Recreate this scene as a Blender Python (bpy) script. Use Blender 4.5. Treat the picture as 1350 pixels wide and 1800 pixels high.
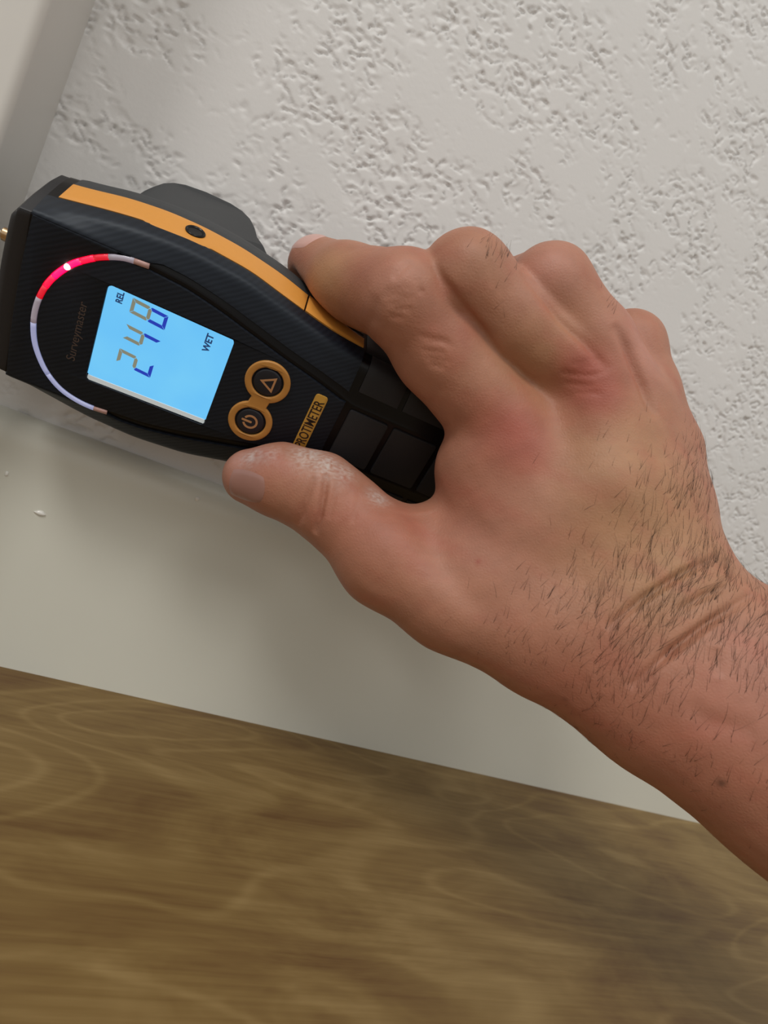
import bpy, bmesh, math, random, functools
import numpy as np
from mathutils import Vector, Matrix
from mathutils.geometry import tessellate_polygon

for o in list(bpy.data.objects):
    bpy.data.objects.remove(o, do_unlink=True)
scene = bpy.context.scene
COL = scene.collection
S = 0.0008                      # one drawing unit = 0.8 mm
rng = np.random.default_rng(7)
random.seed(7)

# ------------------------------------------------------------------ camera
cam_d = bpy.data.cameras.new('camera')
cam = bpy.data.objects.new('camera', cam_d)
COL.objects.link(cam)
cam_d.sensor_fit = 'VERTICAL'; cam_d.sensor_height = 36.0; cam_d.sensor_width = 27.0
cam_d.lens = 22.0
cam_d.clip_start = 0.005; cam_d.clip_end = 50
def cam_axes(yaw, pitch, roll):
    cy, sy, cp, sp = math.cos(yaw), math.sin(yaw), math.cos(pitch), math.sin(pitch)
    f = Vector((sy*cp, cy*cp, -sp)); r = Vector((cy, -sy, 0)); u = r.cross(f)
    c, s = math.cos(roll), math.sin(roll)
    return c*r+s*u, -s*r+c*u, f
_r, _u, _f = cam_axes(*[math.radians(a) for a in (21.4, 5.0, 23.0)])
M = Matrix((( _r.x, _u.x, -_f.x, 0.0), (_r.y, _u.y, -_f.y, -300*S), (_r.z, _u.z, -_f.z, 150*S), (0, 0, 0, 1)))
cam.matrix_world = M
cam_d.dof.use_dof = True
cam_d.dof.focus_distance = 215*S
cam_d.dof.aperture_fstop = 20.0
scene.camera = cam

# ------------------------------------------------------------------ world, lamps, exposure
world = bpy.data.worlds.new('room_light'); scene.world = world
world.use_nodes = True
bg = world.node_tree.nodes['Background']
bg.inputs[0].default_value = (1.0, 0.985, 0.95, 1); bg.inputs[1].default_value = 0.66
def area(name, loc, target, size, power, color):
    d = bpy.data.lights.new(name, 'AREA'); d.shape = 'DISK'; d.size = size; d.energy = power; d.color = color
    o = bpy.data.objects.new(name, d); COL.objects.link(o)
    o.location = loc
    o.rotation_euler = (Vector(target)-Vector(loc)).to_track_quat('-Z', 'Y').to_euler()
    return o
area('ceiling_and_fill_lamp', (-1.15, -1.15, 1.95), (0.05, 0, 0.1), 0.55, 17.0, (1.0, 0.97, 0.93))
area('ceiling_and_fill_lamp', (0.0, -1.7, 2.1), (0.05, 0, 0.1), 0.8, 11.0, (1.0, 0.97, 0.93))  # added fill light, no known fixture; lifts the hand's shadow on the baseboard
vs = scene.view_settings
vs.view_transform = 'Standard'; vs.look = 'None'; vs.gamma = 1.0; vs.use_curve_mapping = False
vs.exposure = -0.06

# ------------------------------------------------------------------ helpers
def tag(o, label=None, cat=None, group=None, kind=None):
    if label: o['label'] = label
    if cat: o['category'] = cat
    if group: o['group'] = group
    if kind: o['kind'] = kind
    return o
def mesh_obj(name, verts, faces, mat, parent=None, smooth=False, scale=S):
    me = bpy.data.meshes.new(name)
    v = np.asarray(verts, dtype=float)*scale
    me.from_pydata([tuple(p) for p in v], [], [tuple(int(i) for i in f) for f in faces])
    me.update()
    if smooth: me.polygons.foreach_set('use_smooth', [True]*len(me.polygons))
    if mat: me.materials.append(mat)
    o = bpy.data.objects.new(name, me); COL.objects.link(o)
    if parent: o.parent = parent
    return o
def fix_normals(o):
    bm = bmesh.new(); bm.from_mesh(o.data)
    bmesh.ops.remove_doubles(bm, verts=bm.verts, dist=1e-7)
    bmesh.ops.recalc_face_normals(bm, faces=bm.faces)
    bm.to_mesh(o.data); bm.free(); return o
def bevel(o, w, seg=2, ang=35):
    m = o.modifiers.new('bevel', 'BEVEL'); m.width = w*S; m.segments = seg
    m.limit_method = 'ANGLE'; m.angle_limit = math.radians(ang)
    return o
def smooth_by_angle(o, deg=35):
    me = o.data
    me.polygons.foreach_set('use_smooth', [True]*len(me.polygons))
    bm = bmesh.new(); bm.from_mesh(me)
    for e in bm.edges:
        if len(e.link_faces) == 2 and e.calc_face_angle(0) > math.radians(deg): e.smooth = False
    bm.to_mesh(me); bm.free(); return o

def new_mat(name):
    m = bpy.data.materials.new(name); m.use_nodes = True
    nt = m.node_tree
    return m, nt, nt.nodes['Principled BSDF']
def N(nt, typ, **kw):
    n = nt.nodes.new(typ)
    for k, v in kw.items():
        if k.startswith('i_'):
            key = k[2:]
            n.inputs[int(key) if key.isdigit() else key.replace('_', ' ')].default_value = v
        else: setattr(n, k, v)
    return n
def plain(name, col, rough=0.5, spec=0.5, metal=0.0, var=0.06, vscale=900, bump=0.0, bscale=3000, coat=0.0):
    m, nt, b = new_mat(name)
    tc = N(nt, 'ShaderNodeTexCoord'); no = N(nt, 'ShaderNodeTexNoise', i_Scale=vscale, i_Detail=4.0)
    nt.links.new(tc.outputs['Object'], no.inputs['Vector'])
    mx = N(nt, 'ShaderNodeMix', data_type='RGBA')
    mx.inputs[6].default_value = tuple(c*(1-var) for c in col)+(1,)
    mx.inputs[7].default_value = tuple(min(1, c*(1+var)) for c in col)+(1,)
    nt.links.new(no.outputs['Fac'], mx.inputs[0]); nt.links.new(mx.outputs[2], b.inputs['Base Color'])
    b.inputs['Roughness'].default_value = rough; b.inputs['Specular IOR Level'].default_value = spec
    b.inputs['Metallic'].default_value = metal; b.inputs['Coat Weight'].default_value = coat
    if bump:
        n2 = N(nt, 'ShaderNodeTexNoise', i_Scale=bscale, i_Detail=3.0)
        nt.links.new(tc.outputs['Object'], n2.inputs['Vector'])
        bp = N(nt, 'ShaderNodeBump', i_Strength=bump, i_Distance=0.0003)
        nt.links.new(n2.outputs['Fac'], bp.inputs['Height']); nt.links.new(bp.outputs['Normal'], b.inputs['Normal'])
    return m
def glow(name, col, strength, base=(0.8, 0.8, 0.8)):
    m, nt, b = new_mat(name)
    tc = N(nt, 'ShaderNodeTexCoord'); no = N(nt, 'ShaderNodeTexNoise', i_Scale=120.0, i_Detail=2.0)
    nt.links.new(tc.outputs['Object'], no.inputs['Vector'])
    mr = N(nt, 'ShaderNodeMapRange', i_3=strength*0.93, i_4=strength*1.07)
    nt.links.new(no.outputs['Fac'], mr.inputs[0])
    b.inputs['Base Color'].default_value = tuple(base)+(1,)
    b.inputs['Emission Color'].default_value = tuple(col)+(1,)
    nt.links.new(mr.outputs[0], b.inputs['Emission Strength'])
    b.inputs['Roughness'].default_value = 0.25
    return m

# ------------------------------------------------------------------ noise (numpy)
def perlin2(x, y, seed):
    r = np.random.default_rng(seed); p = r.permutation(256); p = np.concatenate([p, p, p])
    ang = r.random(256)*2*np.pi; gx, gy = np.cos(ang), np.sin(ang)
    xi = np.floor(x).astype(int); yi = np.floor(y).astype(int); xf = x-xi; yf = y-yi
    xi &= 255; yi &= 255
    def g(ix, iy, dx, dy):
        h = p[p[ix]+iy]; return gx[h]*dx+gy[h]*dy
    u = xf**3*(xf*(xf*6-15)+10); v = yf**3*(yf*(yf*6-15)+10)
    a = g(xi, yi, xf, yf); b = g((xi+1) & 255, yi, xf-1, yf)
    c = g(xi, (yi+1) & 255, xf, yf-1); d = g((xi+1) & 255, (yi+1) & 255, xf-1, yf-1)
    return (a*(1-u)+b*u)*(1-v)+(c*(1-u)+d*u)*v
def sstep(a, b, x):
    t = np.clip((x-a)/(b-a), 0, 1); return t*t*(3-2*t)

# ------------------------------------------------------------------ setting: wall, casing, baseboard, floor
wall_m, nt, b = new_mat('textured_wall_paint')
tc = N(nt, 'ShaderNodeTexCoord'); no = N(nt, 'ShaderNodeTexNoise', i_Scale=25.0, i_Detail=3.0)
nt.links.new(tc.outputs['Object'], no.inputs['Vector'])
mx = N(nt, 'ShaderNodeMix', data_type='RGBA')
mx.inputs[6].default_value = (0.70, 0.695, 0.68, 1); mx.inputs[7].default_value = (0.74, 0.725, 0.71, 1)
nt.links.new(no.outputs['Fac'], mx.inputs[0]); nt.links.new(mx.outputs[2], b.inputs['Base Color'])
b.inputs['Roughness'].default_value = 0.42; b.inputs['Specular IOR Level'].default_value = 0.35
n2 = N(nt, 'ShaderNodeTexNoise', i_Scale=900.0, i_Detail=2.0); nt.links.new(tc.outputs['Object'], n2.inputs['Vector'])
bp = N(nt, 'ShaderNodeBump', i_Strength=0.12, i_Distance=0.0003)
nt.links.new(n2.outputs['Fac'], bp.inputs['Height']); nt.links.new(bp.outputs['Normal'], b.inputs['Normal'])

def wall_height(x, z):
    # flat trowelled plaster with ragged clusters of shallow pits and lips
    wx = x+4.0*perlin2(x/9, z/9, 1)+1.2*perlin2(x/3, z/3, 11); wz = z+4.0*perlin2(x/9+40, z/9+9, 2)+1.2*perlin2(x/3+7, z/3+5, 12)
    big = perlin2(x/42, z/30, 3)+0.6*perlin2(x/17, z/12, 4)
    mid = perlin2(wx/7.5, wz/4.6, 5); fin = perlin2(wx/4.4, wz/3.1, 6)
    act = sstep(-0.30, 0.20, big+0.3*perlin2(x/7, z/6, 8))
    gate = sstep(-0.10, 0.10, perlin2(x/6.5, z/5.0, 14)+0.2*big)*act
    ridge = sstep(0.4, 0.9, 1-np.abs(mid-0.05*big)*6.0)*gate        # ragged marks left by the trowel
    pits = sstep(0.30, 0.50, fin+0.18*big)*(0.35+0.65*act)
    dent = sstep(0.20, 0.32, mid+0.22*big)*act
    wave = perlin2(x/60, z/60, 9)
    return -1.05*ridge-0.75*pits-0.4*dent+0.5*wave+0.04*perlin2(x/1.6, z/1.6, 10)
STEP = 0.8
xs = np.arange(-150, 470, STEP); zs = np.arange(92, 460, STEP)
X, Z = np.meshgrid(xs, zs, indexing='ij')
H = wall_height(X+300, Z+100)
edge = np.minimum(np.minimum(X-xs[0], xs[-1]-X), np.minimum(Z-zs[0], zs[-1]-Z))
H = H*np.clip(edge/3, 0, 1)
nx, nz = X.shape
gv = np.stack([X, -H, Z], -1).reshape(-1, 3)
ii = np.arange(nx*nz).reshape(nx, nz)
gf = np.stack([ii[:-1, :-1], ii[1:, :-1], ii[1:, 1:], ii[:-1, 1:]], -1).reshape(-1, 4)
x0, x1, z0, z1 = xs[0], xs[-1], zs[0], zs[-1]
BX0, BX1, BZ0, BZ1 = -900, 1700, -20, 2200
ev = [(BX0, 0, BZ0), (BX1, 0, BZ0), (BX1, 0, BZ1), (BX0, 0, BZ1), (x0, 0, z0), (x1, 0, z0), (x1, 0, z1), (x0, 0, z1)]
nb = len(gv)
ef = [(nb+0, nb+1, nb+5, nb+4), (nb+1, nb+2, nb+6, nb+5), (nb+2, nb+3, nb+7, nb+6), (nb+3, nb+0, nb+4, nb+7)]
me = bpy.data.meshes.new('wall_back')
allv = np.concatenate([gv, np.array(ev, float)])*S
allf = np.concatenate([gf, np.array(ef)])
me.vertices.add(len(allv)); me.vertices.foreach_set('co', allv.ravel())
me.loops.add(allf.size); me.loops.foreach_set('vertex_index', allf.ravel().astype(np.int32))
me.polygons.add(len(allf)); me.polygons.foreach_set('loop_start', np.arange(0, allf.size, 4, dtype=np.int32))
me.polygons.foreach_set('use_smooth', np.ones(len(allf), bool))
me.update(calc_edges=True); me.materials.append(wall_m)
wall = bpy.data.objects.new('wall_back', me); COL.objects.link(wall)
tag(wall, 'off-white wall with ragged trowelled plaster texture', kind='structure')

trim_m = plain('semi_gloss_trim_paint', (0.68, 0.68, 0.60), rough=0.32, spec=0.5, var=0.03, vscale=30, bump=0.02, bscale=160)
case_m = plain('casing_paint', (0.66, 0.64, 0.60), rough=0.4, spec=0.4, var=0.03, vscale=40, bump=0.05, bscale=300)
def extrude_profile(name, prof, x0, x1, mat, n=1):
    v = []; k = len(prof)
    for x in (x0, x1):
        for (y, z) in prof: v.append((x, y, z))
    f = [(i, (i+1) % k, k+(i+1) % k, k+i) for i in range(k)]
    f += [tuple(range(k)), tuple(range(2*k-1, k-1, -1))]
    o = mesh_obj(name, v, f, mat); fix_normals(o); smooth_by_angle(o, 25); return o
prof = [(0.5, 0), (-12, 0), (-12, 94), (-11.8, 97), (-11.1, 99.8), (-9.8, 102.2), (-8, 104), (-5.5, 105.4), (-3, 106), (0.5, 106)]
base = extrude_profile('baseboard_back', prof, -74.9, 1500, trim_m)
tag(base, 'smooth cream painted baseboard running along the textured wall', kind='structure')
# door casing: upright with rounded arris
cp = []
R0 = 3.5
for a in np.linspace(0, 90, 9):
    cp.append((-75-R0+R0*math.cos(math.radians(a)), -47+R0-R0*math.sin(math.radians(a))))
cp = [(-75, 0.5)]+cp+[(-175, -47), (-175, 0.5)]
k = len(cp)
v = [(x, y, 0) for x, y in cp]+[(x, y, 2100) for x, y in cp]
f = [(i, (i+1) % k, k+(i+1) % k, k+i) for i in range(k)]+[tuple(range(k)), tuple(range(2*k-1, k-1, -1))]
cas = mesh_obj('trim_1', v, f, case_m); fix_normals(cas); smooth_by_angle(cas, 25)
tag(cas, 'upright white door casing with rounded edge at the left', kind='structure')

# paint specks on the baseboard
drip_m = plain('dried_paint', (0.80, 0.79, 0.74), rough=0.25, spec=0.6, var=0.02)
def blob(name, c, rx, ry, rz, mat, parent, seed=0, n=14):
    r = np.random.default_rng(seed); bm = bmesh.new()
    bmesh.ops.create_uvsphere(bm, u_segments=n, v_segments=n//2+2, radius=1)
    for q in bm.verts:
        d = 1+0.18*math.sin(3*q.co.x+seed)+0.12*math.sin(5*q.co.z+2*seed)
        q.co = Vector((c[0]+q.co.x*rx*d, c[1]+q.co.y*ry, c[2]+q.co.z*rz*d))*S
    me = bpy.data.meshes.new(name); bm.to_mesh(me); bm.free(); me.materials.append(mat)
    me.polygons.foreach_set('use_smooth', [True]*len(me.polygons))
    o = bpy.data.objects.new(name, me); COL.objects.link(o); o.parent = parent; return o
blob('paint_drip', (-30.03, -12.00, 70.29), 2.6, 0.9, 1.0, drip_m, base, 1)
blob('paint_drip', (-46.36, -12.00, 81.87), 0.9, 0.6, 0.9, drip_m, base, 2)
blob('paint_drip', (27.38, -12.00, 98.17), 1.1, 0.6, 1.0, drip_m, base, 3)

# floor with long oak planks
wood_m, nt, b = new_mat('oak_plank')
tc = N(nt, 'ShaderNodeTexCoord')
mp = N(nt, 'ShaderNodeMapping'); mp.inputs['Scale'].default_value = (6.0, 19.0, 10.0); mp.inputs['Location'].default_value = (1.3, 0.4, 0)
nt.links.new(tc.outputs['Object'], mp.inputs['Vector'])
lo = N(nt, 'ShaderNodeTexNoise', i_Scale=1.0, i_Detail=1.5, i_Roughness=0.45, i_Distortion=0.6)
nt.links.new(mp.outputs[0], lo.inputs['Vector'])
mul = N(nt, 'ShaderNodeMath', operation='MULTIPLY', i_1=64.0); nt.links.new(lo.outputs['Fac'], mul.inputs[0])
sn = N(nt, 'ShaderNodeMath', operation='SINE'); nt.links.new(mul.outputs[0], sn.inputs[0])
mp2 = N(nt, 'ShaderNodeMapping'); mp2.inputs['Scale'].default_value = (20.0, 520.0, 10.0)
nt.links.new(tc.outputs['Object'], mp2.inputs['Vector'])
fib = N(nt, 'ShaderNodeTexNoise', i_Scale=1.0, i_Detail=3.0, i_Roughness=0.6); nt.links.new(mp2.outputs[0], fib.inputs['Vector'])
mp3 = N(nt, 'ShaderNodeMapping'); mp3.inputs['Scale'].default_value = (16.0, 38.0, 10.0); mp3.inputs['Location'].default_value = (3.3, 1.9, 0)
nt.links.new(tc.outputs['Object'], mp3.inputs['Vector'])
pat = N(nt, 'ShaderNodeTexNoise', i_Scale=1.0, i_Detail=4.0, i_Roughness=0.6, i_Distortion=0.8); nt.links.new(mp3.outputs[0], pat.inputs['Vector'])
ra0 = N(nt, 'ShaderNodeMapRange', i_1=-1.0, i_2=1.0, i_3=0.0, i_4=1.0); nt.links.new(sn.outputs[0], ra0.inputs[0])
pw = N(nt, 'ShaderNodeMath', operation='POWER', i_1=7.0); nt.links.new(ra0.outputs[0], pw.inputs[0])
ra = N(nt, 'ShaderNodeMapRange', i_1=0.0, i_2=1.0, i_3=0.44, i_4=0.62); nt.links.new(pw.outputs[0], ra.inputs[0])
ad = N(nt, 'ShaderNodeMath', operation='ADD'); nt.links.new(ra.outputs[0], ad.inputs[0])
fr = N(nt, 'ShaderNodeMapRange', i_1=0.3, i_2=0.7, i_3=-0.10, i_4=0.10); nt.links.new(fib.outputs['Fac'], fr.inputs[0]); nt.links.new(fr.outputs[0], ad.inputs[1])
ad2 = N(nt, 'ShaderNodeMath', operation='ADD'); nt.links.new(ad.outputs[0], ad2.inputs[0])
pr = N(nt, 'ShaderNodeMapRange', i_1=0.3, i_2=0.7, i_3=-0.24, i_4=0.24); nt.links.new(pat.outputs['Fac'], pr.inputs[0]); nt.links.new(pr.outputs[0], ad2.inputs[1])
cr = N(nt, 'ShaderNodeValToRGB')
cr.color_ramp.elements[0].position = 0.12; cr.color_ramp.elements[0].color = (0.110, 0.052, 0.015, 1)
cr.color_ramp.elements[1].position = 0.9; cr.color_ramp.elements[1].color = (0.295, 0.198, 0.078, 1)
e = cr.color_ramp.elements.new(0.5); e.color = (0.195, 0.120, 0.039, 1)
nt.links.new(ad2.outputs[0], cr.inputs[0]); nt.links.new(cr.outputs[0], b.inputs['Base Color'])
b.inputs['Roughness'].default_value = 0.48; b.inputs['Specular IOR Level'].default_value = 0.35
bp = N(nt, 'ShaderNodeBump', i_Strength=0.25, i_Distance=0.0002)
nt.links.new(fib.outputs['Fac'], bp.inputs['Height']); nt.links.new(bp.outputs['Normal'], b.inputs['Normal'])
sub_m = plain('subfloor', (0.12, 0.10, 0.08), rough=0.9)
def box(name, lo, hi, mat, parent=None, bw=0, seg=2):
    x0, y0, z0 = lo; x1, y1, z1 = hi
    v = [(x0,y0,z0),(x1,y0,z0),(x1,y1,z0),(x0,y1,z0),(x0,y0,z1),(x1,y0,z1),(x1,y1,z1),(x0,y1,z1)]
    f = [(0,3,2,1),(4,5,6,7),(0,1,5,4),(1,2,6,5),(2,3,7,6),(3,0,4,7)]
    o = mesh_obj(name, v, f, mat, parent)
    if bw: bevel(o, bw, seg)
    return o
floor = box('floor', (-900, -1600, -30), (1700, 0, -8.2), sub_m)
tag(floor, 'oak plank floor in front of the baseboard', kind='structure')
for k in range(4):
    ya = -4-232*k
    box('plank', (-880+150*(k % 2), ya-231.2, -8), (1690, ya, 0), wood_m, floor, 0.8)

# ------------------------------------------------------------------ the moisture meter
DEVO = (-27.37, -63.87, 149.89)
DEVR = ((0.996283, -0.044117, -0.073987), (-0.085918, -0.447097, -0.890350), (0.006200, 0.893397, -0.449225))
meter = bpy.data.objects.new('moisture_meter', None); COL.objects.link(meter)
mw = Matrix.Identity(4)
for i in range(3):
    for j in range(3): mw[i][j] = DEVR[i][j]
    mw[i][3] = DEVO[i]*S
meter.matrix_world = mw
meter.empty_display_size = 0.02
tag(meter, 'black and orange handheld moisture meter with lit blue screen gripped by the hand', 'moisture meter')

carbon_m, nt, b = new_mat('dark_twill_rubber')       # black plastic with a faint diagonal weave
tc = N(nt, 'ShaderNodeTexCoord')
mp = N(nt, 'ShaderNodeMapping'); mp.inputs['Rotation'].default_value = (0, 0, 0.95)
nt.links.new(tc.outputs['Object'], mp.inputs['Vector'])
wv = N(nt, 'ShaderNodeTexWave', i_Scale=260.0, i_Distortion=1.2, i_Detail=2.0); nt.links.new(mp.outputs[0], wv.inputs['Vector'])
mx = N(nt, 'ShaderNodeMix', data_type='RGBA')
mx.inputs[6].default_value = (0.006, 0.008, 0.013, 1); mx.inputs[7].default_value = (0.010, 0.013, 0.020, 1)
nt.links.new(wv.outputs['Fac'], mx.inputs[0]); nt.links.new(mx.outputs[2], b.inputs['Base Color'])
b.inputs['Roughness'].default_value = 0.45; b.inputs['Specular IOR Level'].default_value = 0.3; b.inputs['Specular Tint'].default_value = (0.84, 0.92, 1.0, 1)
bp = N(nt, 'ShaderNodeBump', i_Strength=0.08, i_Distance=0.0002)
nt.links.new(wv.outputs['Fac'], bp.inputs['Height']); nt.links.new(bp.outputs['Normal'], b.inputs['Normal'])
gloss_m = plain('glossy_black_rubber', (0.003, 0.003, 0.004), rough=0.28, spec=0.25)
grey_m = plain('charcoal_plastic', (0.042, 0.045, 0.048), rough=0.55, spec=0.4, bump=0.1)
cap_m = plain('dark_cap_plastic', (0.013, 0.013, 0.016), rough=0.42, spec=0.45, bump=0.06)
pad_m = plain('grip_rubber', (0.016, 0.016, 0.018), rough=0.55, spec=0.35, bump=0.1)
orange_m = plain('orange_plastic', (0.72, 0.31, 0.055), rough=0.45, spec=0.4, var=0.03, bump=0.05)
orange2_m = plain('orange_rubber', (0.52, 0.24, 0.055), rough=0.38, spec=0.5, var=0.05)
badge_m = plain('badge_orange', (0.55, 0.30, 0.05), rough=0.25, spec=0.6, var=0.05)
ink_m = plain('badge_ink', (0.02, 0.008, 0.004), rough=0.5)
faint_m = plain('faint_print', (0.075, 0.05, 0.042), rough=0.6)
icon_m = plain('icon_print', (0.50, 0.25, 0.11), rough=0.5)
button_m = plain('button_rubber', (0.010, 0.012, 0.020), rough=0.35, spec=0.5)
pin_m = plain('pin_steel', (0.75, 0.70, 0.62), rough=0.18, metal=1.0)
collar_m = plain('pin_brass', (0.55, 0.38, 0.22), rough=0.3, metal=1.0)
clear_m = plain('milky_light_guide', (0.42, 0.40, 0.50), rough=0.15, spec=0.6, var=0.2, vscale=300)
copper_m = plain('light_guide_end', (0.50, 0.30, 0.27), rough=0.3, spec=0.5)
# backlight blue on the guide's lower half is put in as emission

def interp(u, tab):
    xs_ = [t[0] for t in tab]; ys_ = [t[1] for t in tab]
    return np.interp(u, xs_, ys_)
def smooth_interp(u, tab, w=4.0):
    return float(np.mean([interp(u+d, tab) for d in np.linspace(-w, w, 7)]))
A_TAB = [(-40, 29), (-25, 31.4), (-20, 32.4), (-8, 35), (3, 37), (20, 38.3), (39, 37.1), (52, 34.2), (60, 32.6), (70, 30.6), (81, 29.6), (120, 28.5), (150, 28)]
G_TAB = [(-40, 31.5), (-25, 33.8), (-17, 35.3), (-5, 38.2), (8, 40), (20, 40.4), (33, 39.8), (49, 37.4), (60, 34.6), (72, 31.6), (85, 30), (150, 28)]
B_TAB = [(-40, 27), (10, 28.2), (22, 27.6), (29, 26.4), (36, 25.0), (43, 23.2), (52, 21.0), (59, 19.2), (73, 16.2), (84, 13.4), (87, 12.0), (150, 12.0)]
K_TAB = [(-40, -34), (-10, -35), (20, -36), (48, -36), (90, -33), (150, -31)]       # back of the case
def a_of(u): return smooth_interp(u, A_TAB)
def g_of(u): return smooth_interp(u, G_TAB)
def b_of(u): return min(smooth_interp(u, B_TAB, 2), a_of(u)-3.2)
@functools.lru_cache(maxsize=None)
def prof_pts(u):
    a, g, bb, kk = a_of(u), g_of(u), b_of(u), smooth_interp(u, K_TAB)
    endf = 1.0
    if u > 138: endf = math.sqrt(max(0.02, 1-((u-138)/13.0)**2))
    P_ = [(0, 0), (bb, 0), (bb+1.0, -0.35), (a-1.8, -4.2), (a, -10), (g, -21.5), (g+0.6, kk+4.5), (g-5, kk), (0, kk-1)]
    return [(p[0]*(0.55+0.45*endf), (p[1]-kk/2)*endf+kk/2) for p in P_]
def prof_at(u, t):
    s = 1 if t >= 0 else -1
    pts = prof_pts(float(u)); acc = np.zeros(2)
    for d in (-0.14, -0.05, 0.05, 0.14):
        q = min(8.0, max(0.0, abs(t)+d)); i = min(7, int(q)); fr_ = q-i
        acc += np.array(pts[i])*(1-fr_)+np.array(pts[i+1])*fr_
    acc /= 4
    return acc[0]*s, acc[1]
def surf(u, t, h=0.0):
    v0, w0 = prof_at(u, t)
    if h == 0: return np.array([u, -v0, w0])
    e_ = 0.06
    va, wa = prof_at(u, t-e_); vb, wb = prof_at(u, t+e_)
    tv, tw = vb-va, wb-wa; L = math.hypot(tv, tw) or 1
    return np.array([u, -(v0-tw/L*h), w0+tv/L*h])
def loft(name, us, ts, mat, h=0.0, closed_caps=True):
    n = len(ts); v = [surf(u, t, h) for u in us for t in ts]; f = []
    for i in range(len(us)-1):
        for j in range(n):
            f.append((i*n+j, i*n+(j+1) % n, (i+1)*n+(j+1) % n, (i+1)*n+j))
    f.append(tuple(range(n))); f.append(tuple(range(len(us)*n-1, (len(us)-1)*n-1, -1)))
    o = mesh_obj(name, v, f, mat, meter); fix_normals(o); smooth_by_angle(o, 40); return o
def shell(name, us, tlo, thi, mat, h=0.8, nt_=10, parent=None, base=-0.3, edge=0.35):
    # a proud skin over the case between two profile parameters, with rounded rim and skirt
    us = list(us); nu = len(us)
    def row(i, j):
        # i: -1..nu ring index, j likewise
        ui = min(max(i, 0), nu-1); u = us[ui]
        lo_, hi_ = tlo(u), thi(u)
        jj = min(max(j, 0), nt_-1); t = lo_+(hi_-lo_)*jj/(nt_-1)
        hh = h
        if i < 0 or i >= nu or j < 0 or j >= nt_: hh = base
        elif i in (0, nu-1) or j in (0, nt_-1): hh = h-edge
        return surf(u, t, hh)
    v = []; idx = {}
    for i in range(-1, nu+1):
        for j in range(-1, nt_+1):
            idx[i, j] = len(v); v.append(row(i, j))
    f = [(idx[i, j], idx[i, j+1], idx[i+1, j+1], idx[i+1, j]) for i in range(-1, nu) for j in range(-1, nt_)]
    o = mesh_obj(name, v, f, mat, parent or meter); fix_normals(o); smooth_by_angle(o, 50); return o
def prism(name, outer, holes, w0, w1, mat, parent=None, bw=0.0, seg=2):
    # outline in (u, v) -> local x = u, y = -v
    loops = [[Vector((p[0], -p[1], 0)) for p in L] for L in [outer]+list(holes)]
    tri = tessellate_polygon(loops)
    flat = [p for L in loops for p in L]; n = len(flat)
    v = [(p.x, p.y, w1) for p in flat]+[(p.x, p.y, w0) for p in flat]
    f = [tuple(t) for t in tri]+[tuple(i+n for i in reversed(t)) for t in tri]
    s = 0
    for L in loops:
        m_ = len(L)
        for i in range(m_):
            f.append((s+i, s+(i+1) % m_, n+s+(i+1) % m_, n+s+i))
        s += m_
    o = mesh_obj(name, v, f, mat, parent or meter); fix_normals(o)
    if bw:
        bm = bmesh.new(); bm.from_mesh(o.data)
        bmesh.ops.dissolve_limit(bm, angle_limit=0.01, verts=bm.verts, edges=bm.edges) if not holes else None
        es = [e_ for e_ in bm.edges if len(e_.link_faces) == 2 and e_.calc_face_angle(0) > 1.2 and max(q.co.z for q in e_.verts)-min(q.co.z for q in e_.verts) < 1e-7 and e_.verts[0].co.z > (w1-0.01)*S]
        bmesh.ops.bevel(bm, geom=es, offset=bw*S, segments=seg, affect='EDGES', profile=0.5)
        bm.to_mesh(o.data); bm.free()
    smooth_by_angle(o, 40)
    return o
def rrect(u0, u1, v0, v1, r, n=5):
    out = []
    for (cx, cy, a0) in ((u1-r, v1-r, 0), (u0+r, v1-r, 90), (u0+r, v0+r, 180), (u1-r, v0+r, 270)):
        for a in np.linspace(a0, a0+90, n): out.append((cx+r*math.cos(math.radians(a)), cy+r*math.sin(math.radians(a))))
    return out
def circle(cu, cv, r, n=40, a0=0.0): return [(cu+r*math.cos(a0+2*math.pi*i/n), cv+r*math.sin(a0+2*math.pi*i/n)) for i in range(n)]

TS = list(np.concatenate([np.linspace(-8, 8, 97)[:-1]]))
body = loft('case', list(np.linspace(-25.5, 138, 84))+list(138+13*np.sin(np.linspace(0.1, 1.5, 10))), TS, gloss_m)
# head cap: stepped nose piece
def cap_mesh(name, stations, mat):
    ts = TS; n = len(ts); v = []
    for (u, sc, wsh) in stations:
        for t in ts:
            q = surf(-26.5, t); v.append((u+0.0012*q[1]**2, q[1]*sc, (q[2]+11)*sc-11+wsh))
    f = []
    for i in range(len(stations)-1):
        for j in range(n): f.append((i*n+j, i*n+(j+1) % n, (i+1)*n+(j+1) % n, (i+1)*n+j))
    f.append(tuple(range(n))); f.append(tuple(range(len(stations)*n-1, (len(stations)-1)*n-1, -1)))
    o = mesh_obj(name, v, f, mat, meter); fix_normals(o); smooth_by_angle(o, 30); return o
cap = cap_mesh('head_cap', [(-25.4, 0.985, 0), (-26.0, 1.0, 0), (-29.6, 0.99, 0), (-30.2, 0.97, 0), (-30.3, 0.93, -0.3), (-31.6, 0.90, -0.5), (-32.3, 0.86, -0.6), (-32.6, 0.6, -0.6)], cap_m)
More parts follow.
